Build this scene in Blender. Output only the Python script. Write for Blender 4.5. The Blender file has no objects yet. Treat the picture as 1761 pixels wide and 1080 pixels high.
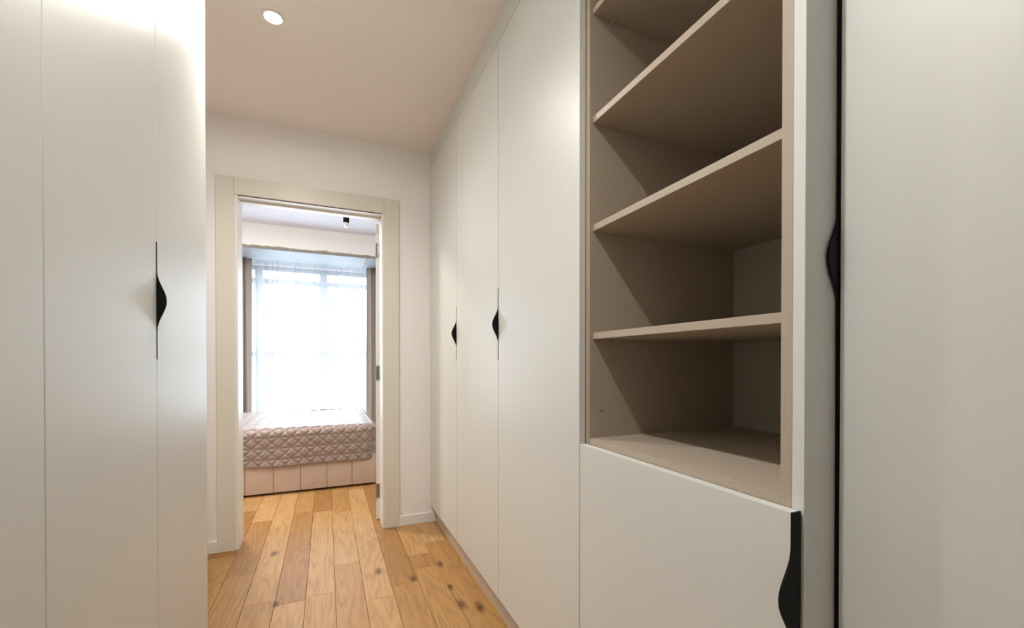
import bpy, bmesh, math, random
from mathutils import Vector, Matrix
random.seed(7)
sc = bpy.context.scene
COL = sc.collection

# ------------------------------------------------------------------ camera, world, exposure
F_PX, CX, HOR = 743.0, 880.5, 622.0          # focal length, centre column and horizon row in photo pixels
YAW = math.atan2(318.5, F_PX)                # the passage runs along +Y, the camera is turned to its right
H = 1.118                                    # eye height
PITCH = 0.0072
cam = bpy.data.objects.new('camera', bpy.data.cameras.new('camera'))
COL.objects.link(cam)
cam.location = (0, 0, H)
cam.rotation_euler = (math.pi / 2 - PITCH, 0, -YAW)
cam.data.sensor_fit = 'HORIZONTAL'
cam.data.sensor_width = 36
cam.data.lens = F_PX / 1761 * 36
cam.data.shift_y = (HOR + F_PX * PITCH - 540) / 1761
cam.data.clip_start = 0.01
sc.camera = cam

sc.view_settings.view_transform = 'Standard'
sc.view_settings.look = 'None'
sc.view_settings.gamma = 1
sc.view_settings.use_curve_mapping = False
sc.view_settings.exposure = 1.38
sc.cycles.max_bounces = 12
sc.cycles.diffuse_bounces = 7
sc.cycles.glossy_bounces = 5
sc.cycles.transparent_max_bounces = 16
sc.cycles.sample_clamp_indirect = 8

world = bpy.data.worlds.new('sky'); sc.world = world
world.use_nodes = True
bg = world.node_tree.nodes['Background']
bg.inputs['Color'].default_value = (0.80, 0.90, 1.0, 1)
bg.inputs['Strength'].default_value = 5.0

SPOT_W = 30.0                                # each ceiling downlight
FILL_W = 19.0                                # added bedroom fill lamp, out of view
SPOT_COL = (1.0, 0.975, 0.935)

def pt(px, py, z):
    u = (px - CX) / F_PX; v = (HOR - py) / F_PX; t = (z - H) / v
    s, c = math.sin(YAW), math.cos(YAW)
    return t * (s + u * c), t * (c - u * s)

portal = bpy.data.lights.new('window_portal', 'AREA')
portal.shape = 'RECTANGLE'; portal.size = 1.9; portal.size_y = 2.35
portal.cycles.is_portal = True
po = bpy.data.objects.new('window_portal', portal); COL.objects.link(po)
po.location = (-0.2, 6.47, 1.2); po.rotation_euler = (-math.pi / 2, 0, 0)

# ------------------------------------------------------------------ materials
def new_mat(name):
    m = bpy.data.materials.new(name); m.use_nodes = True
    nt = m.node_tree
    return m, nt, nt.nodes['Principled BSDF']

def paint(name, col, rough=0.5, spec=0.5, var=0.02, bump=0.0, scale=30.0, metallic=0.0):
    m, nt, p = new_mat(name)
    p.inputs['Roughness'].default_value = rough
    p.inputs['Specular IOR Level'].default_value = spec
    p.inputs['Metallic'].default_value = metallic
    tc = nt.nodes.new('ShaderNodeTexCoord')
    n = nt.nodes.new('ShaderNodeTexNoise'); n.inputs['Scale'].default_value = scale
    n.inputs['Detail'].default_value = 4
    nt.links.new(tc.outputs['Object'], n.inputs['Vector'])
    mx = nt.nodes.new('ShaderNodeMix'); mx.data_type = 'RGBA'
    a = tuple(max(0, c * (1 - var)) for c in col); b = tuple(min(1, c * (1 + var)) for c in col)
    mx.inputs['A'].default_value = (*a, 1); mx.inputs['B'].default_value = (*b, 1)
    nt.links.new(n.outputs['Fac'], mx.inputs['Factor'])
    nt.links.new(mx.outputs['Result'], p.inputs['Base Color'])
    if bump:
        bp = nt.nodes.new('ShaderNodeBump'); bp.inputs['Strength'].default_value = bump
        bp.inputs['Distance'].default_value = 0.002
        nt.links.new(n.outputs['Fac'], bp.inputs['Height'])
        nt.links.new(bp.outputs['Normal'], p.inputs['Normal'])
    return m

M = {}
M['lacquer'] = paint('warm_white_lacquer', (0.63, 0.637, 0.605), 0.39, 0.8, 0.008, 0.02, 260)
M['edge'] = paint('white_edge_band', (0.74, 0.73, 0.68), 0.4, 0.5, 0.01)
M['taupe'] = paint('taupe_melamine', (0.41, 0.34, 0.265), 0.42, 0.5, 0.04, 0.03, 180)
M['taupe_back'] = paint('grey_beige_backboard', (0.42, 0.39, 0.32), 0.5, 0.4, 0.04, 0.03, 180)
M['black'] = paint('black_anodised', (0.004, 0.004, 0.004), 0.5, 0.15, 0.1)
M['wall'] = paint('white_wall_paint', (0.86, 0.84, 0.825), 0.75, 0.3, 0.01, 0.05, 90)
M['ceil'] = paint('white_ceiling_paint', (0.84, 0.79, 0.74), 0.8, 0.2, 0.01, 0.03, 60)
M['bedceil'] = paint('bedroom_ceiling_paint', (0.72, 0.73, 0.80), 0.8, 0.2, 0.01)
M['frame'] = paint('cream_door_frame', (0.70, 0.675, 0.59), 0.42, 0.5, 0.01)
M['leaf'] = paint('white_door_leaf', (0.78, 0.77, 0.73), 0.4, 0.5, 0.01)
M['skirt'] = paint('white_skirting', (0.80, 0.80, 0.79), 0.4, 0.5, 0.01)
M['plinth'] = paint('taupe_plinth', (0.56, 0.49, 0.42), 0.4, 0.5, 0.03)
M['chrome'] = paint('brushed_steel', (0.36, 0.36, 0.37), 0.32, 0.5, 0.03, 0, 60, 1.0)
M['shade_brown'] = paint('dark_brown_matte', (0.18, 0.14, 0.10), 0.7, 0.3, 0.05)  # colours the drawn shadow line under the head casing, and hinge screws
M['upholstery'] = paint('beige_leatherette', (0.53, 0.41, 0.325), 0.5, 0.4, 0.10, 0.3, 14)
M['mattress'] = paint('white_ticking', (0.8, 0.8, 0.8), 0.8, 0.2, 0.02)
M['winframe'] = paint('grey_window_frame', (0.10, 0.12, 0.15), 0.4, 0.5, 0.02)
M['drape'] = paint('grey_taupe_drape', (0.36, 0.31, 0.27), 0.8, 0.2, 0.10, 0.2, 90)
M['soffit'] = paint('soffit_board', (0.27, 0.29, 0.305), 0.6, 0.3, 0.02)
M['frost'] = paint('frosted_glass', (0.75, 0.75, 0.75), 0.3, 0.5, 0.02)
M['pin'] = paint('steel_shelf_pin', (0.55, 0.5, 0.44), 0.35, 0.5, 0.02, 0, 60, 0.6)
M['subfloor'] = paint('dark_joint', (0.30, 0.16, 0.07), 0.8, 0.2, 0.1)

def beam_mat():
    m, nt, p = new_mat('cream_beam_plaster')
    p.inputs['Roughness'].default_value = 0.8
    tc = nt.nodes.new('ShaderNodeTexCoord'); sep = nt.nodes.new('ShaderNodeSeparateXYZ')
    nt.links.new(tc.outputs['Generated'], sep.inputs[0])
    n = nt.nodes.new('ShaderNodeTexNoise'); n.inputs['Scale'].default_value = 9; n.inputs['Detail'].default_value = 6
    nt.links.new(tc.outputs['Object'], n.inputs['Vector'])
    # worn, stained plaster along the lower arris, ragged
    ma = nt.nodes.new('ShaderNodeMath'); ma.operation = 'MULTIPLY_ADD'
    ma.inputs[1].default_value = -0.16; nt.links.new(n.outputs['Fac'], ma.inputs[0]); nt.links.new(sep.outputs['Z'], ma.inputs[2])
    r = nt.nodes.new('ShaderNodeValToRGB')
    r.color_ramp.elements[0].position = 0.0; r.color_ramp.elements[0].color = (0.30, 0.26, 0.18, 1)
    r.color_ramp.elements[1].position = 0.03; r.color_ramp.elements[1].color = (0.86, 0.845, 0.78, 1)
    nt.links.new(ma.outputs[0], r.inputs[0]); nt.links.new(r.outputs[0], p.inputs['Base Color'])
    return m
M['beam'] = beam_mat()

def quilt_mat():
    m, nt, p = new_mat('satin_quilt')
    p.inputs['Base Color'].default_value = (0.255, 0.185, 0.15, 1)
    p.inputs['Roughness'].default_value = 0.42
    p.inputs['Sheen Weight'].default_value = 0.4
    n = nt.nodes.new('ShaderNodeTexNoise'); n.inputs['Scale'].default_value = 40
    tc = nt.nodes.new('ShaderNodeTexCoord'); nt.links.new(tc.outputs['Object'], n.inputs['Vector'])
    b = nt.nodes.new('ShaderNodeBump'); b.inputs['Strength'].default_value = 0.2; b.inputs['Distance'].default_value = 0.004
    nt.links.new(n.outputs['Fac'], b.inputs['Height']); nt.links.new(b.outputs['Normal'], p.inputs['Normal'])
    return m
M['quilt'] = quilt_mat()

def sheer_mat():
    m, nt, p = new_mat('sheer_voile')
    nt.nodes.remove(p)
    out = nt.nodes['Material Output']
    tr = nt.nodes.new('ShaderNodeBsdfTransparent'); tr.inputs[0].default_value = (0.97, 0.98, 1, 1)
    tl = nt.nodes.new('ShaderNodeBsdfTranslucent'); tl.inputs[0].default_value = (0.92, 0.93, 0.95, 1)
    df = nt.nodes.new('ShaderNodeBsdfDiffuse'); df.inputs[0].default_value = (0.9, 0.9, 0.92, 1)
    a = nt.nodes.new('ShaderNodeMixShader'); a.inputs[0].default_value = 0.4
    b = nt.nodes.new('ShaderNodeMixShader'); b.inputs[0].default_value = 0.29
    nt.links.new(tl.outputs[0], a.inputs[1]); nt.links.new(df.outputs[0], a.inputs[2])
    nt.links.new(tr.outputs[0], b.inputs[1]); nt.links.new(a.outputs[0], b.inputs[2])
    nt.links.new(b.outputs[0], out.inputs[0])
    return m
M['sheer'] = sheer_mat()

def glass_mat():
    m, nt, p = new_mat('window_glass')
    nt.nodes.remove(p)
    out = nt.nodes['Material Output']
    tr = nt.nodes.new('ShaderNodeBsdfTransparent'); tr.inputs[0].default_value = (0.95, 0.97, 0.98, 1)
    gl = nt.nodes.new('ShaderNodeBsdfGlossy'); gl.inputs['Roughness'].default_value = 0.02
    b = nt.nodes.new('ShaderNodeMixShader'); b.inputs[0].default_value = 0.06
    nt.links.new(tr.outputs[0], b.inputs[1]); nt.links.new(gl.outputs[0], b.inputs[2])
    nt.links.new(b.outputs[0], out.inputs[0])
    return m
M['glass'] = glass_mat()

def glow_mat(name='lamp_lens', e=25):
    m, nt, p = new_mat(name)
    p.inputs['Base Color'].default_value = (0.9, 0.9, 0.9, 1)
    p.inputs['Emission Color'].default_value = (1, 0.95, 0.88, 1)
    p.inputs['Emission Strength'].default_value = e
    return m
M['glow'] = glow_mat()
M['glow_soft'] = glow_mat('fill_lamp_diffuser', 4)  # glow of the added bedroom fill lamp

KNOTS = [(-.285, 2.853), (.250, 2.391), (.573, 2.344), (.560, 2.084), (.567, 1.914), (.637, 1.857), (.407, 2.239), (-.22, 2.25)]

def oak_mat():
    m, nt, p = new_mat('oiled_oak')
    N = nt.nodes.new; L = nt.links.new
    def math_(op, a, b=None, c=None):
        n = N('ShaderNodeMath'); n.operation = op
        for i, v in enumerate((a, b, c)):
            if v is None: continue
            if isinstance(v, (int, float)): n.inputs[i].default_value = v
            else: L(v, n.inputs[i])
        return n.outputs[0]
    geo = N('ShaderNodeNewGeometry'); oi = N('ShaderNodeObjectInfo')
    sep = N('ShaderNodeSeparateXYZ'); L(geo.outputs['Position'], sep.inputs[0])
    # per board shift so that the figure breaks at each joint
    comb = N('ShaderNodeCombineXYZ')
    L(math_('MULTIPLY_ADD', oi.outputs['Random'], 37.0, sep.outputs['X']), comb.inputs[0])
    L(math_('MULTIPLY_ADD', oi.outputs['Random'], 91.0, sep.outputs['Y']), comb.inputs[1])
    # cathedral figure: contour lines of a stretched low-frequency field
    mp = N('ShaderNodeMapping'); mp.inputs['Scale'].default_value = (8.5, 0.75, 1)
    L(comb.outputs[0], mp.inputs['Vector'])
    n1 = N('ShaderNodeTexNoise'); n1.inputs['Scale'].default_value = 1.0; n1.inputs['Detail'].default_value = 2.5; n1.inputs['Roughness'].default_value = 0.45
    L(mp.outputs[0], n1.inputs['Vector'])
    ring = math_('FRACT', math_('MULTIPLY', n1.outputs['Fac'], 13.0))
    ring = math_('POWER', math_('ABSOLUTE', math_('MULTIPLY_ADD', ring, 2.0, -1.0)), 2.2)
    # fine pores
    mp2 = N('ShaderNodeMapping'); mp2.inputs['Scale'].default_value = (170.0, 7.0, 1)
    L(comb.outputs[0], mp2.inputs['Vector'])
    n2 = N('ShaderNodeTexNoise'); n2.inputs['Scale'].default_value = 1.0; n2.inputs['Detail'].default_value = 3
    L(mp2.outputs[0], n2.inputs['Vector'])
    mp3 = N('ShaderNodeMapping'); mp3.inputs['Scale'].default_value = (9.0, 2.2, 1)
    L(comb.outputs[0], mp3.inputs['Vector'])
    n3 = N('ShaderNodeTexNoise'); n3.inputs['Scale'].default_value = 1.0; n3.inputs['Detail'].default_value = 2
    L(mp3.outputs[0], n3.inputs['Vector'])
    tone = N('ShaderNodeValToRGB')
    els = tone.color_ramp.elements
    els[0].position = 0.0; els[0].color = (0.37, 0.185, 0.058, 1)
    els[1].position = 1.0; els[1].color = (0.62, 0.395, 0.175, 1)
    e = els.new(0.35); e.color = (0.475, 0.265, 0.090, 1)
    e = els.new(0.7); e.color = (0.545, 0.325, 0.125, 1)
    L(oi.outputs['Random'], tone.inputs[0])
    def mul(colsock, facsock, amount):
        mx = N('ShaderNodeMix'); mx.data_type = 'RGBA'; mx.blend_type = 'MULTIPLY'
        L(facsock, mx.inputs['Factor']); L(colsock, mx.inputs['A']); mx.inputs['B'].default_value = amount
        return mx.outputs['Result']
    c = mul(tone.outputs[0], math_('MULTIPLY', ring, 0.48), (0.62, 0.50, 0.40, 1))
    c = mul(c, math_('MULTIPLY', n2.outputs['Fac'], 0.8), (0.58, 0.50, 0.42, 1))
    c = mul(c, math_('MULTIPLY', n3.outputs['Fac'], 0.5), (0.74, 0.66, 0.58, 1))
    # knots of the boards, each at its own place
    fac = None
    nz = N('ShaderNodeTexNoise'); nz.inputs['Scale'].default_value = 45
    L(geo.outputs['Position'], nz.inputs['Vector'])
    for i, (kx, ky) in enumerate(KNOTS):
        dx = math_('MULTIPLY', math_('SUBTRACT', sep.outputs['X'], kx), 1.25)
        dy = math_('MULTIPLY', math_('SUBTRACT', sep.outputs['Y'], ky), 0.6 - 0.05 * (i % 3))
        d = math_('SQRT', math_('ADD', math_('MULTIPLY', dx, dx), math_('MULTIPLY', dy, dy)))
        d = math_('MULTIPLY_ADD', math_('SUBTRACT', nz.outputs['Fac'], 0.5), 0.02, d)
        mr = N('ShaderNodeMapRange'); mr.inputs['From Min'].default_value = 0.036 - 0.004 * (i % 4); mr.inputs['From Max'].default_value = 0.004
        L(d, mr.inputs['Value'])
        fac = mr.outputs[0] if fac is None else math_('MAXIMUM', fac, mr.outputs[0])
    c = mul(c, fac, (0.22, 0.15, 0.10, 1))
    L(c, p.inputs['Base Color'])
    p.inputs['Specular IOR Level'].default_value = 0.35
    L(math_('MULTIPLY_ADD', n2.outputs['Fac'], 0.14, 0.42), p.inputs['Roughness'])
    b = N('ShaderNodeBump'); b.inputs['Strength'].default_value = 0.15; b.inputs['Distance'].default_value = 0.001
    L(n2.outputs['Fac'], b.inputs['Height']); L(b.outputs['Normal'], p.inputs['Normal'])
    return m
M['oak'] = oak_mat()

# ------------------------------------------------------------------ helpers
WL = {}
def wloc(o): return WL.get(o.name, Vector((0, 0, 0)))

def tag(o, label=None, cat=None, group=None, kind=None):
    for k, v in (('label', label), ('category', cat), ('group', group), ('kind', kind)):
        if v: o[k] = v
    return o

def thing(name, loc, label, cat=None, group=None, kind=None):
    o = bpy.data.objects.new(name, None); o.empty_display_size = 0.1
    COL.objects.link(o); o.location = loc; WL[o.name] = Vector(loc)
    return tag(o, label, cat, group, kind)

def link_bm(name, bm, mat, parent=None, origin=(0, 0, 0), smooth=False):
    """bm holds world coordinates; the object's origin is put at origin"""
    origin = Vector(origin)
    bmesh.ops.translate(bm, verts=bm.verts, vec=-origin)
    bmesh.ops.recalc_face_normals(bm, faces=bm.faces)
    me = bpy.data.meshes.new(name); bm.to_mesh(me); bm.free()
    me.materials.append(M[mat])
    if smooth:
        me.polygons.foreach_set('use_smooth', [True] * len(me.polygons))
    o = bpy.data.objects.new(name, me); COL.objects.link(o)
    WL[o.name] = origin
    if parent is not None:
        o.parent = parent; o.location = origin - wloc(parent)
    else:
        o.location = origin
    return o

def bm_box(bm, x0, x1, y0, y1, z0, z1, bevel=0.0, seg=2):
    r = bmesh.ops.create_cube(bm, size=1)
    vs = r['verts']
    bmesh.ops.scale(bm, verts=vs, vec=(x1 - x0, y1 - y0, z1 - z0))
    bmesh.ops.translate(bm, verts=vs, vec=((x0 + x1) / 2, (y0 + y1) / 2, (z0 + z1) / 2))
    if bevel:
        es = {e for v in vs for e in v.link_edges}
        bmesh.ops.bevel(bm, geom=list(es), offset=bevel, segments=seg, profile=0.5, affect='EDGES')

def box(name, b, mat, parent=None, bevel=0.0, seg=2):
    bm = bmesh.new(); bm_box(bm, *b, bevel=bevel, seg=seg)
    return link_bm(name, bm, mat, parent, ((b[0] + b[1]) / 2, (b[2] + b[3]) / 2, b[4]))

def struct(name, boxes, mat, label=None, bevel=0.0):
    bm = bmesh.new()
    for b in boxes: bm_box(bm, *b, bevel=bevel)
    xs = [b[0] for b in boxes]; xe = [b[1] for b in boxes]
    o = link_bm(name, bm, mat, None, ((min(xs) + max(xe)) / 2, boxes[0][2], min(b[4] for b in boxes)))
    return tag(o, label, None, None, 'structure')

def cyl(name, c, r, h, mat, parent=None, axis='Z', seg=32, r2=None, bevel=0.0):
    bm = bmesh.new()
    rr = bmesh.ops.create_cone(bm, cap_ends=True, segments=seg, radius1=r, radius2=r if r2 is None else r2, depth=h)
    if bevel:
        es = [e for e in bm.edges if len(e.link_faces) == 2 and any(len(f.verts) > 4 for f in e.link_faces)]
        bmesh.ops.bevel(bm, geom=es, offset=bevel, segments=2, profile=0.5, affect='EDGES')
    if axis == 'Y': bmesh.ops.rotate(bm, verts=bm.verts, cent=(0, 0, 0), matrix=Matrix.Rotation(math.pi / 2, 3, 'X'))
    if axis == 'X': bmesh.ops.rotate(bm, verts=bm.verts, cent=(0, 0, 0), matrix=Matrix.Rotation(math.pi / 2, 3, 'Y'))
    bmesh.ops.translate(bm, verts=bm.verts, vec=c)
    o = link_bm(name, bm, mat, parent, c, smooth=True)
    o.data.set_sharp_from_angle(angle=math.radians(40))
    return o

# ------------------------------------------------------------------ key dimensions (metres)
XR = 0.6645          # front of the right-hand doors
XL = -0.403          # front of the left-hand doors
TH = 0.020           # door thickness
DW = 3.0             # hall face of the end wall
WT = 0.14            # its thickness
CEIL = 2.569         # hall ceiling
D0, D1 = 0.115, 2.459  # bottom and top of tall doors
XC = XR + TH + 0.002   # front of the right-hand carcasses
XN = 0.7615          # front of the set-back door beside the camera
HZ = 1.275           # middle height of the pulls
BC = 2.668           # bedroom ceiling
WIN_Y = 6.40
DX0, DX1, DH = -0.483, 0.340, 2.099   # clear door opening

# ------------------------------------------------------------------ setting
fl = struct('floor', [(-2.2, 1.8, -1.6, WIN_Y + 0.1, -0.06, -0.012)], 'subfloor', 'oak plank floor running through hall and bedroom')
X0S = 0.035
JO = {-2: [2.238, 2.914, 3.553], 0: [2.546, 3.45], 1: [2.117, 2.824], 3: [2.341, 2.510], -4: [2.633], -3: [2.288, 3.3], 2: [2.205, 3.495]}
# columns seen in the photo carry their joints where the photo has them, the rest run on at random lengths
for k in range(-18, 14):
    xa, xb = X0S + 0.13 * k, X0S + 0.13 * (k + 1)
    xa2, xb2 = max(xa, -2.2), min(xb, 1.8)
    if xb2 - xa2 < 0.02: continue
    js = sorted(JO.get(k, []))
    if not js: js = [2.0 + random.random()]
    y = js[0]
    while y > -1.6:
        y -= random.uniform(0.75, 1.4); js.insert(0, max(y, -1.6))
    y = js[-1]
    while y < WIN_Y:
        y += random.uniform(0.75, 1.4); js.append(min(y, WIN_Y))
    for a, b in zip(js, js[1:]):
        if b - a < 0.03: continue
        inside_hall = xa2 > -1.16 and xb2 < 0.90
        if not inside_hall and b < DW: continue
        if not inside_hall: a = max(a, DW + 0.02)
        bm = bmesh.new()
        g = 0.0006
        bm_box(bm, xa2 + g, xb2 - g, a + g, b - g, -0.012, 0.0, bevel=0.0012, seg=1)
        link_bm('plank', bm, 'oak', fl, ((xa2 + xb2) / 2, (a + b) / 2, -0.012))

struct('ceiling', [(-1.05, 1.35, -1.65, DW + 0.02, CEIL, CEIL + 0.12)], 'ceil', 'warm white hall ceiling')
struct('wall_back', [(-2.3, DX0 - 0.02, DW, DW + WT, 0, BC + 0.1), (DX1 + 0.02, 1.9, DW, DW + WT, 0, BC + 0.1),
                     (DX0 - 0.02, DX1 + 0.02, DW, DW + WT, DH + 0.02, BC + 0.1)], 'wall', 'white wall holding the bedroom doorway')
struct('wall_left', [(-1.15, -1.05, -1.65, DW, 0, CEIL)], 'wall', 'white wall behind the left wardrobes')
struct('wall_right', [(1.30, 1.40, -1.65, DW, 0, CEIL)], 'wall', 'white wall behind the right wardrobes')
struct('wall_front', [(-1.05, 1.30, -1.75, -1.65, 0, CEIL)], 'wall', 'white wall closing the passage')
# bedroom
struct('ceiling_bedroom', [(-2.3, 1.9, DW + WT, WIN_Y + 0.2, BC, BC + 0.12)], 'bedceil', 'white bedroom ceiling')
struct('wall_bedroom_left', [(-2.3, -2.2, DW + WT, WIN_Y, 0, BC)], 'wall', 'white bedroom wall at the bed head')
struct('wall_bedroom_right', [(1.8, 1.9, DW + WT, WIN_Y, 0, BC)], 'wall', 'white bedroom wall behind the open door')
WX0, WX1, WZ0, WZ1 = -1.15, 0.80, 0.06, 2.36
struct('wall_window', [(-2.3, WX0, WIN_Y, WIN_Y + 0.18, 0, BC), (WX1, 1.9, WIN_Y, WIN_Y + 0.18, 0, BC),
                       (WX0, WX1, WIN_Y, WIN_Y + 0.18, -0.06, WZ0), (WX0, WX1, WIN_Y, WIN_Y + 0.18, WZ1, BC)], 'wall', 'bedroom wall around the large window')
BEAM_Y, BEAM_Z = 5.58, 2.398
struct('ceiling_beam', [(-2.2, 1.8, BEAM_Y, WIN_Y, BEAM_Z, BC)], 'beam', 'cream dropped beam above the bedroom curtains')
sf = thing('trim_3', (-0.2, BEAM_Y, BEAM_Z), 'pale soffit boards under the cream beam', None, None, 'structure')
sx = pt(628, 455, BEAM_Z - 0.01)[0]
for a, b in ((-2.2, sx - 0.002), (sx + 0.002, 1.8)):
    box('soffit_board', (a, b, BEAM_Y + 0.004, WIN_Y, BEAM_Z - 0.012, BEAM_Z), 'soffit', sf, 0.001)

# window
win = thing('window_1', (-0.17, WIN_Y + 0.05, WZ0), 'tall grey framed window behind sheer curtains', None, None, 'structure')
fy0, fy1 = WIN_Y + 0.02, WIN_Y + 0.08
MX = [WX0, -0.80, -0.037, WX1]
box('sill_rail', (WX0, WX1, fy0, fy1, WZ0, WZ0 + 0.06), 'winframe', win, 0.004)
box('head_rail', (WX0, WX1, fy0, fy1, WZ1 - 0.06, WZ1), 'winframe', win, 0.004)
for x in (WX0 + 0.03, MX[1], MX[2], WX1 - 0.03):
    box('mullion', (x - 0.045, x + 0.045, fy0 - 0.01, fy1, WZ0 + 0.06, WZ1 - 0.06), 'winframe', win, 0.004)
xs = [WX0 + 0.075, MX[1] - 0.045, MX[1] + 0.045, MX[2] - 0.045, MX[2] + 0.045, WX1 - 0.075]
for i in range(3):
    a, b = xs[2 * i], xs[2 * i + 1]
    for z in (1.22, 2.165):
        box('transom', (a, b, fy0, fy1, z - 0.035, z + 0.035), 'winframe', win, 0.003)
    for z0, z1 in ((WZ0 + 0.06, 1.185), (1.255, 2.13), (2.20, WZ1 - 0.06)):
        box('pane', (a, b, fy0 + 0.028, fy0 + 0.034, z0, z1), 'glass', win)

# skirting
struct('baseboard_left', [(-1.05, -0.591, DW - 0.012, DW, 0, 0.068)], 'skirt', 'white baseboard left of the doorway', 0.002)
struct('baseboard_right', [(0.450, XR + 0.0375, DW - 0.012, DW, 0, 0.068)], 'skirt', 'white baseboard between doorway and wardrobes', 0.002)

struct('baseboard_passage', [(-1.05, -1.038, 1.90, DW - 0.012, 0, 0.068)], 'skirt', 'white baseboard along the wall past the left wardrobes', 0.002)

# door casing
cas = thing('trim_1', (-0.07, DW - 0.014, 0), 'cream flat casing around the bedroom doorway', None, None, 'structure')
box('side_casing', (-0.591, -0.501, DW - 0.014, DW, 0, 2.206), 'frame', cas, 0.002)
box('side_casing', (0.354, 0.450, DW - 0.014, DW, 0, 2.206), 'frame', cas, 0.002)
box('head_casing', (-0.5, 0.353, DW - 0.014, DW, DH + 0.006, 2.206), 'frame', cas, 0.002)

# door: jambs and the leaf standing open into the bedroom
door = thing('door_1', (DX1, DW + WT, 0), 'bedroom door frame with white leaf standing open', None, None, 'structure')
box('jamb', (-0.501, DX0, DW - 0.008, DW + WT + 0.01, 0, DH + 0.018), 'leaf', door, 0.001)
box('jamb', (DX1, 0.354, DW - 0.008, DW + WT + 0.01, 0, DH + 0.018), 'leaf', door, 0.001)
box('head_jamb', (DX0, DX1, DW - 0.008, DW + WT + 0.01, DH, DH + 0.018), 'leaf', door, 0.001)
box('shade_brown', (DX0, DX1, DW - 0.010, DW - 0.006, DH, DH + 0.005), 'shade_brown', door)  # dark strip drawn in as the shadow line under the head casing
box('door_stop', (DX0, DX1, DW + 0.06, DW + 0.09, DH - 0.012, DH), 'leaf', door, 0.001)
lf = bpy.data.objects.new('leaf', None)
bm = bmesh.new(); bm_box(bm, 0, 0.80, 0, 0.04, 0.008, DH - 0.015, bevel=0.0015)
me = bpy.data.meshes.new('leaf'); bm.to_mesh(me); bm.free(); me.materials.append(M['leaf'])
lf = bpy.data.objects.new('leaf', me); COL.objects.link(lf)
lf.parent = door
ANG = math.radians(72)
lf.location = (0.016, 0.016, 0); lf.rotation_euler = (0, 0, ANG)
for z in (0.21, 1.04, 1.90):
    bm = bmesh.new()
    bm_box(bm, -0.002, 0.001, 0.006, 0.034, z - 0.05, z + 0.05, bevel=0.0006, seg=1)
    r = bmesh.ops.create_cone(bm, cap_ends=True, segments=12, radius1=0.006, radius2=0.006, depth=0.10)
    bmesh.ops.translate(bm, verts=r['verts'], vec=(-0.005, 0.036, z))
    me = bpy.data.meshes.new('hinge'); bm.to_mesh(me); bm.free(); me.materials.append(M['chrome'])
    h = bpy.data.objects.new('hinge', me); COL.objects.link(h); h.parent = lf
    for dz in (-0.035, 0.035):
        bm = bmesh.new()
        r = bmesh.ops.create_cone(bm, cap_ends=True, segments=10, radius1=0.004, radius2=0.004, depth=0.002)
        bmesh.ops.rotate(bm, verts=bm.verts, cent=(0, 0, 0), matrix=Matrix.Rotation(math.pi / 2, 3, 'Y'))
        bmesh.ops.translate(bm, verts=bm.verts, vec=(-0.003, 0.018, z + dz))
        me = bpy.data.meshes.new('screw'); bm.to_mesh(me); bm.free(); me.materials.append(M['shade_brown'])
        s_ = bpy.data.objects.new('screw', me); COL.objects.link(s_); s_.parent = lf
bm = bmesh.new()
bm_box(bm, 0.70, 0.72, -0.05, 0, 1.03, 1.05, bevel=0.003); bm_box(bm, 0.60, 0.72, -0.06, -0.045, 1.03, 1.05, bevel=0.004)
me = bpy.data.meshes.new('door_handle'); bm.to_mesh(me); bm.free(); me.materials.append(M['chrome'])
h = bpy.data.objects.new('door_handle', me); COL.objects.link(h); h.parent = lf

# ------------------------------------------------------------------ wardrobes
def pull(parent, xf, side, ya, zc, half=0.1515, bump=0.026, thick=0.0032):
    """black pull let into a door's edge: a flat strip as deep as the door, swelling out of the face in the middle.
    side -1: doors of the right-hand run (they face -X); +1: left-hand run"""
    n = 48
    outer = []
    for i in range(n + 1):
        z = -half + 2 * half * i / n
        q = min(1, abs(z) / 0.080)
        b = bump * (0.5 + 0.5 * math.cos(math.pi * q)) ** 1.15 + 0.0008
        outer.append((xf + side * b, zc + z))
    prof = [(xf - side * (TH - 0.001), zc - half)] + outer + [(xf - side * (TH - 0.001), zc + half)]
    bm = bmesh.new()
    f0 = [bm.verts.new((x, ya, z)) for x, z in prof]
    f1 = [bm.verts.new((x, ya + thick, z)) for x, z in prof]
    m = len(prof)
    bm.faces.new(f0); bm.faces.new(list(reversed(f1)))
    for i in range(m):
        j = (i + 1) % m
        bm.faces.new((f0[i], f1[i], f1[j], f0[j]))
    o = link_bm('handle', bm, 'black', parent, (xf, ya, zc))
    o['label'] = 'black pull swelling out of the door edge'
    return o

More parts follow.
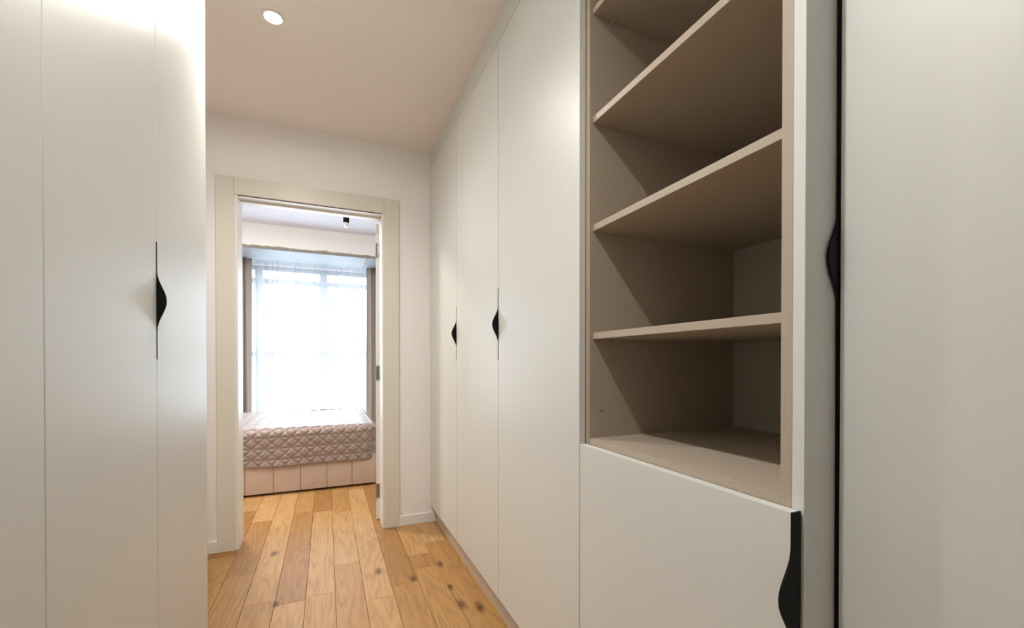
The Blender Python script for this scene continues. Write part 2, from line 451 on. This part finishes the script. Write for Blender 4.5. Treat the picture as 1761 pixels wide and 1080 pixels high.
G = 0.0016    # half of the gap between two doors
def tall_unit(xf, side, y0, y1, doors, label, depth=0.58, group='tall wardrobe cabinets'):
    """side -1 right-hand run. doors: list of (ya, yb, has_pull); a pull sits on the near (low Y) edge"""
    xa = xf - side * (TH + 0.002); xb = xa - side * depth
    t = thing('wardrobe_cabinet', ((xa + xb) / 2, (y0 + y1) / 2, 0.0), label, 'wardrobe', group)
    c = (min(xa, xb), max(xa, xb), y0, y1, D0, D1)
    box('carcass', c, 'taupe', t)
    for ya, yb, hp in doors:
        e = 0.0034 if hp else 0
        xd = xf - side * TH
        # a door with a pull is rebated by the pull's thickness along its near edge
        if hp:
            bm = bmesh.new()
            bm_box(bm, min(xf, xd), max(xf, xd), ya + G + 0.0034, yb - G, D0, D1, bevel=0.0009)
            for z0, z1 in ((D0, HZ - 0.1516), (HZ + 0.1516, D1)):
                bm_box(bm, min(xf, xd), max(xf, xd), ya + G, ya + G + 0.0033, z0, z1)
            d = link_bm('cabinet_door', bm, 'lacquer', t, ((xf + xd) / 2, (ya + yb) / 2, D0))
            pull(d, xf, side, ya + G * 0.4, HZ, bump=0.026 if side < 0 else 0.020)
        else:
            d = box('cabinet_door', (min(xf, xd), max(xf, xd), ya + G, yb - G, D0, D1), 'lacquer', t, 0.0009)
    return t

Y1, Y2, Y3, YE = 2.337, 1.696, 1.0595, 0.4403
tall_unit(XR, -1, Y1, DW - 0.002, [(Y1, DW - 0.001, True)], 'right-hand tall warm white wardrobe touching the doorway wall, black edge pull')
tall_unit(XR, -1, Y2, Y1, [(Y2, Y1, True)], 'middle tall warm white wardrobe of the right-hand run, black edge pull')
tall_unit(XR, -1, Y3 + 0.0, Y2, [(Y3, Y2, False)], 'tall plain warm white wardrobe without a pull, beside the open shelves')
# left-hand run
tall_unit(XL, 1, 0.903, 1.888, [(0.903, 1.386, False), (1.386, 1.889, True)], 'two-door satin white wardrobe with one black pull, facing the long run')
tall_unit(XL, 1, -0.08, 0.903, [(-0.08, 0.41, True), (0.41, 0.903, False)], 'satin white two-door wardrobe opposite the open shelf unit')
tall_unit(XL, 1, -1.06, -0.08, [(-1.06, -0.57, True), (-0.57, -0.08, False)], 'satin white two-door wardrobe near the wall closing the passage')
# set-back run beside the camera
tall_unit(XN, -1, -0.16, YE - 0.006, [(-0.16, YE - 0.006, False)], 'set-back warm white wardrobe with a wide plain door, beside the shelf unit', 0.50)
tall_unit(XN, -1, -0.76, -0.16, [(-0.76, -0.16, False)], 'narrower set-back warm white wardrobe near the wall closing the passage', 0.50)
nb = [o for o in bpy.data.objects if o.name.startswith('wardrobe_cabinet')][-2]
nd = [o for o in nb.children if o.name.startswith('cabinet_door')][0]
pull(nd, XN, -1, YE - 0.0062, HZ + 0.01)
es_ = box('shadow_gap', (XN + 0.001, XN + TH, YE - 0.0062, YE - 0.0005, D0, D1), 'black', nb); es_['label'] = 'black strip for the shadow gap along the door edge'  # black strip stands in for the shaded gap beside the end panel

# open shelf unit with a door below
su = thing('shelf_unit', (0.97, 0.75, 0), 'open taupe shelf unit with four shelves above a white low door', 'shelf unit')
SI0, SI1 = 0.479, 1.0425           # inner faces of its sides
XB = 1.256                         # front of its back panel
NB, NT = 0.900, 2.441              # niche bottom and top
box('side_panel', (XC, XB + 0.012, 0.460, SI0, D0, D1), 'taupe', su, 0.0006)
box('side_panel', (XC, XB + 0.012, SI1, 1.0590, D0, D1), 'taupe', su, 0.0006)
bp = box('back_panel', (XB, XB + 0.012, SI0, SI1, D0, D1), 'taupe_back', su); bp['label'] = 'greyer back board'
box('bottom_panel', (XC, XB, SI0, SI1, NB - 0.018, NB), 'taupe', su, 0.0006)
box('top_panel', (XC, XB, SI0, SI1, NT, D1), 'taupe', su, 0.0006)
box('base_panel', (XC, XB, SI0, SI1, D0, D0 + 0.018), 'taupe', su, 0.0006)
for zt in (1.2005, 1.507, 1.8135, 2.1205):
    sh = box('shelf', (XC + 0.0105, XB, SI0 + 0.001, SI1 - 0.001, zt - 0.018, zt), 'taupe', su, 0.0006)
    for x in (XC + 0.075, XB - 0.075):
        for y in (SI0 + 0.005, SI1 - 0.005):
            cyl('shelf_pin', (x, y, zt - 0.0205), 0.0028, 0.010, 'pin', sh, 'Y', 10)
cyl('cover_cap', (XC + 0.040, SI1 - 0.0008, 0.985), 0.007, 0.002, 'taupe', su, 'Y', 20)
ep = box('end_panel', (XC, XB + 0.012, YE, 0.4598, D0, D1), 'lacquer', su, 0.0008); ep['label'] = 'white end panel'
# low door, its near edge carrying the pull from the top down
LD0, LD1 = D0, 0.883
ld = box('cabinet_door', (XR, XR + TH, 0.4462, 1.0575, LD0, LD1), 'lacquer', su, 0.0009); ld['label'] = 'white low door'
pull(ld, XR, -1, 0.4430, LD1 - 0.132, half=0.132, bump=0.028)

# plinths and fillers
pl = struct('trim_4', [(0.702, 0.720, 0.46, DW - 0.012, 0, D0)], 'plinth', 'taupe plinth under the right-hand wardrobes')
struct('trim_5', [(XN + 0.045, XN + 0.063, -0.76, 0.44, 0, D0)], 'plinth', 'taupe plinth under the set-back wardrobes')
struct('trim_6', [(XL - 0.063, XL - 0.045, -1.06, 1.888, 0, D0)], 'plinth', 'taupe plinth under the left-hand wardrobes')
struct('trim_7', [(XR + 0.0005, XR + 0.019, YE, DW, D1 + 0.003, CEIL)], 'lacquer', 'warm white filler strip between right-hand wardrobes and ceiling')
struct('trim_8', [(XN + 0.0005, XN + 0.019, -0.76, YE - 0.004, D1 + 0.003, CEIL)], 'lacquer', 'warm white filler strip above the set-back wardrobes')
struct('trim_9', [(XL - 0.019, XL - 0.0005, -1.06, 1.888, D1 + 0.003, CEIL)], 'lacquer', 'warm white filler strip above the left-hand wardrobes')

# ------------------------------------------------------------------ hall downlights
def downlight(x, y, label):
    t = thing('ceiling_downlight', (x, y, CEIL), label, 'downlight', 'recessed ceiling downlights of the hall')
    bm = bmesh.new()
    prof = [(0.030, -0.0005), (0.0335, -0.0045), (0.037, -0.0055), (0.0425, -0.004), (0.044, 0.0)]
    n = 40
    rings = [[bm.verts.new((x + r * math.cos(2 * math.pi * i / n), y + r * math.sin(2 * math.pi * i / n), CEIL + z)) for i in range(n)] for r, z in prof]
    for a, b in zip(rings, rings[1:]):
        for i in range(n):
            bm.faces.new((a[i], a[(i + 1) % n], b[(i + 1) % n], b[i]))
    link_bm('trim_ring', bm, 'skirt', t, (x, y, CEIL), smooth=True)
    l_ = cyl('lens', (x, y, CEIL - 0.001), 0.0305, 0.002, 'glow', t, seg=40)
    li = bpy.data.lights.new('downlight_beam', 'SPOT')
    li.energy = SPOT_W; li.color = SPOT_COL; li.spot_size = math.radians(148); li.spot_blend = 1.0
    li.shadow_soft_size = 0.028
    lo = bpy.data.objects.new('downlight_beam', li); COL.objects.link(lo)
    lo.parent = t; lo.location = (0, 0, -0.012)
    l2 = bpy.data.lights.new('downlight_spill', 'SPOT')     # faint wide spill of the same lamp
    l2.energy = SPOT_W * 0.11; l2.color = SPOT_COL; l2.spot_size = math.radians(179); l2.spot_blend = 0.25
    l2.shadow_soft_size = 0.028
    o2 = bpy.data.objects.new('downlight_spill', l2); COL.objects.link(o2)
    o2.parent = t; o2.location = (0, 0, -0.012)
    return t
downlight(-0.204, 2.077, 'round recessed ceiling downlight shining over the space before the doorway')
downlight(-0.165, 0.600, 'round recessed ceiling downlight before the open shelf unit')

# ------------------------------------------------------------------ bed
BX0, BX1, BY0, BY1 = -1.62, 0.411, 4.11, 5.62
bed = thing('bed', ((BX0 + BX1) / 2, (BY0 + BY1) / 2, 0), 'low bed with padded beige leatherette base, by the window', 'bed')
box('base_core', (BX0 + 0.03, BX1 - 0.03, BY0 + 0.03, BY1 - 0.03, 0.03, 0.27), 'upholstery', bed)
for x in (BX0 + 0.15, BX1 - 0.15):
    for y in (BY0 + 0.15, BY1 - 0.15):
        cyl('foot', (x, y, 0.016), 0.03, 0.032, 'black', bed)
def padded(name, b, axis, parent):
    bm = bmesh.new(); bm_box(bm, *b, bevel=0.006, seg=3)
    o = link_bm(name, bm, 'upholstery', parent, ((b[0] + b[1]) / 2, (b[2] + b[3]) / 2, b[4]), smooth=True)
    return o
ex = [BX1 - 0.2065 * i for i in range(10)] + [BX0]
for a, b in zip(ex[1:], ex):
    padded('base_panel', (a + 0.0008, b - 0.0008, BY0, BY0 + 0.04, 0.016, 0.28), 'Y', bed)
ny = 7
for i in range(ny):
    a = BY0 + 0.041 + (BY1 - BY0 - 0.041) * i / ny; b = BY0 + 0.041 + (BY1 - BY0 - 0.041) * (i + 1) / ny
    padded('base_panel', (BX1 - 0.04, BX1, a + 0.0008, b - 0.0008, 0.016, 0.28), 'X', bed)
box('mattress', (BX0 + 0.02, BX1 - 0.035, BY0 + 0.035, BY1 - 0.03, 0.27, 0.535), 'mattress', bed, 0.04, 4)
box('headboard', (BX0 - 0.10, BX0 - 0.001, BY0 - 0.02, BY1 + 0.02, 0.0, 1.05), 'upholstery', bed, 0.02, 3)

# quilted bedspread: rounded, hanging over front, foot end and back
def bedspread():
    W_, HH = 0.098, 0.090
    def groove(s, z):
        def d(t):
            f = abs(t - round(t)); return min(1, f / 0.5)
        a = d(s / W_ + z / HH); b = d(s / W_ - z / HH); c = d(z / HH)
        m = min(a, b, c * 1.0)
        return 0.0125 * (min(1, m * 2.2)) ** 0.6
    x0, x1, y0, y1 = BX0 + 0.002, BX1 + 0.004, BY0 - 0.012, BY1 + 0.004
    zt, zh, R, rf = 0.548, 0.246, 0.10, 0.055
    # perimeter: front-left -> front-right corner -> foot end -> back-right corner -> back-left
    path = []
    step = 0.0065
    def seg(p, q, nrm):
        L = math.hypot(q[0] - p[0], q[1] - p[1]); n = max(1, int(L / step))
        for i in range(n): path.append((p[0] + (q[0] - p[0]) * i / n, p[1] + (q[1] - p[1]) * i / n, *nrm))
    def arc(cx, cy, a0, a1):
        n = max(2, int(R * abs(a1 - a0) / step))
        for i in range(n):
            a = a0 + (a1 - a0) * i / n
            path.append((cx + R * math.cos(a), cy + R * math.sin(a), math.cos(a), math.sin(a)))
    seg((x0, y0), (x1 - R, y0), (0, -1)); arc(x1 - R, y0 + R, -math.pi / 2, 0)
    seg((x1, y0 + R), (x1, y1 - R), (1, 0)); arc(x1 - R, y1 - R, 0, math.pi / 2)
    seg((x1 - R, y1), (x0, y1), (0, 1)); path.append((x0, y1, 0, 1))
    S = [0]
    for p, q in zip(path, path[1:]): S.append(S[-1] + math.hypot(q[0] - p[0], q[1] - p[1]))
    prof = []      # (inset, z, nr, nz, t)
    nz = int((zt - rf - zh) / step)
    for i in range(nz): prof.append((0, zh + (zt - rf - zh) * i / nz, 1, 0))
    na = 14
    for i in range(na + 1):
        a = math.pi / 2 * i / na
        prof.append((rf * (1 - math.cos(a)), zt - rf + rf * math.sin(a), math.cos(a), math.sin(a)))
    T = [0]
    for p, q in zip(prof, prof[1:]): T.append(T[-1] + math.hypot(q[0] - p[0], q[1] - p[1]))
    bm = bmesh.new(); rows = []
    for j, (ins, z, nr, nzz) in enumerate(prof):
        row = []
        for i, (x, y, nx, ny_) in enumerate(path):
            g = groove(S[i] + 0.03, T[j] + 0.033)
            hang = max(0, 1 - T[j] / 0.2)
            wav = 0.006 * math.sin(S[i] * 5.1 + 1.0) * hang + 0.004 * math.sin(S[i] * 11.3) * hang + 0.010 * hang
            zz = z + nzz * g + (0.004 * math.sin(S[i] * 3.1) + 0.002 * math.sin(S[i] * 9)) * hang
            o = -ins + nr * g + wav
            row.append(bm.verts.new((x + nx * o, y + ny_ * o, zz)))
        rows.append(row)
    for a, b in zip(rows, rows[1:]):
        for i in range(len(a) - 1): bm.faces.new((a[i], a[i + 1], b[i + 1], b[i]))
    # hem: fold under
    hem = []
    for i, (x, y, nx, ny_) in enumerate(path):
        v = rows[0][i].co; hem.append(bm.verts.new((v.x - nx * 0.008, v.y - ny_ * 0.008, v.z + 0.004)))
    for i in range(len(hem) - 1): bm.faces.new((hem[i], hem[i + 1], rows[0][i + 1], rows[0][i]))
    link = rows[-1]
    # top: grid of the same quilting inside the rounded rim
    nx_, ny_ = 120, 90
    tx0, tx1, ty0, ty1 = x0, x1 - rf * 0.75, y0 + rf * 0.75, y1 - rf * 0.75
    grid = [[None] * (nx_ + 1) for _ in range(ny_ + 1)]
    for j in range(ny_ + 1):
        for i in range(nx_ + 1):
            x = tx0 + (tx1 - tx0) * i / nx_; y = ty0 + (ty1 - ty0) * j / ny_
            # pull the two rounded corners in
            cx_, r2 = tx1 - R * 0.6, R * 0.6
            for cy_, sg in ((ty0 + r2, -1), (ty1 - r2, 1)):
                if x > cx_ and (y - cy_) * sg > 0:
                    dx, dy = x - cx_, (y - cy_) * sg
                    m = max(dx, dy); l = math.hypot(dx, dy)
                    if l > 1e-6: x = cx_ + dx * m / l; y = cy_ + sg * dy * m / l
            z = zt - 0.004 + groove(x - x0 + 0.03, y - y0) * 0.8 + 0.003 * math.sin(3 * x + 2 * y)
            grid[j][i] = bm.verts.new((x, y, z))
    for j in range(ny_):
        for i in range(nx_): bm.faces.new((grid[j][i], grid[j][i + 1], grid[j + 1][i + 1], grid[j + 1][i]))
    o = link_bm('bedspread', bm, 'quilt', None, ((x0 + x1) / 2, (y0 + y1) / 2, zh), smooth=True)
    return tag(o, 'taupe satin bedspread quilted in diamonds, hanging over the bed sides', 'bedspread')
bedspread()

# ------------------------------------------------------------------ curtains
def curtain(name, x0, x1, y, z0, z1, amp, wave, mat, label, cat, group=None, seed=0, thick=0.0, taper=0.0):
    rnd = random.Random(seed)
    n = int((x1 - x0) / wave * 14); nz = 14
    ph, s = [], 0
    for i in range(n + 1):
        s += (1 + 0.5 * math.sin(i * 0.13 + seed)) * 2 * math.pi / 14
        ph.append(s)
    bm = bmesh.new(); rows = []
    for j in range(nz + 1):
        q = j / nz; z = z0 + (z1 - z0) * q
        row = []
        for i in range(n + 1):
            x = x0 + (x1 - x0) * i / n
            a = amp * (0.75 + 0.25 * math.sin(i * 0.21 + 2 * seed)) * (1.0 - 0.25 * q)
            sway = 0.004 * math.sin(q * 4 + i * 0.3 + seed)
            xx = x + taper * (1 - q) * (x - (x0 + x1) / 2) + sway + 0.35 * amp * math.sin(2 * ph[i])
            row.append(bm.verts.new((xx, y + a * math.sin(ph[i]) + sway, z)))
        rows.append(row)
    for a, b in zip(rows, rows[1:]):
        for i in range(n): bm.faces.new((a[i], a[i + 1], b[i + 1], b[i]))
    o = link_bm(name, bm, mat, None, ((x0 + x1) / 2, y, z0), smooth=True)
    if thick:
        md = o.modifiers.new('cloth', 'SOLIDIFY'); md.thickness = thick
    return tag(o, label, cat, group)
CT = BEAM_Z - 0.013
curtain('sheer_curtain', -1.15, 0.80, 6.27, 0.01, CT, 0.018, 0.075, 'sheer', 'white sheer curtain drawn across the bright window', 'curtain', None, 1)
curtain('drape', -1.36, -0.862, 6.15, 0.01, CT, 0.042, 0.062, 'drape', 'grey taupe drape at the bed-head end of the window', 'curtain', 'drapes at the bedroom window', 2, 0.003)
curtain('drape', 0.49, 0.98, 6.15, 0.01, CT, 0.042, 0.062, 'drape', 'grey taupe drape at the foot end of the bed', 'curtain', 'drapes at the bedroom window', 3, 0.003)

# ------------------------------------------------------------------ bedroom ceiling spot
sxp, syp = pt(596, 369, BC)
sp = thing('ceiling_spotlight', (sxp, syp, BC), 'small black cylinder spotlight under the bedroom ceiling', 'spotlight')
cyl('body', (sxp, syp, BC - 0.045), 0.030, 0.090, 'black', sp, bevel=0.002)
d_ = cyl('diffuser', (sxp - 0.004, syp, BC - 0.113), 0.024, 0.046, 'frost', sp, r2=0.026, bevel=0.004); d_['label'] = 'frosted lower glass'

# ------------------------------------------------------------------ unseen fill lamp added to brighten the bedroom (round, flush)
lx, ly = -0.75, 3.95
lp = thing('fill_lamp', (lx, ly, BC), 'round flush fill lamp added out of view to brighten the bedroom', 'fill lamp')
cyl('mount', (lx, ly, BC - 0.012), 0.20, 0.024, 'skirt', lp, bevel=0.003)
cyl('diffuser', (lx, ly, BC - 0.045), 0.17, 0.042, 'glow_soft', lp, r2=0.19, bevel=0.006)
li = bpy.data.lights.new('fill_lamp_light', 'AREA'); li.shape = 'DISK'; li.size = 0.34; li.energy = FILL_W; li.color = (1.0, 0.96, 0.90)
lo = bpy.data.objects.new('fill_lamp_light', li); COL.objects.link(lo); lo.parent = lp; lo.location = (0, 0, -0.07)
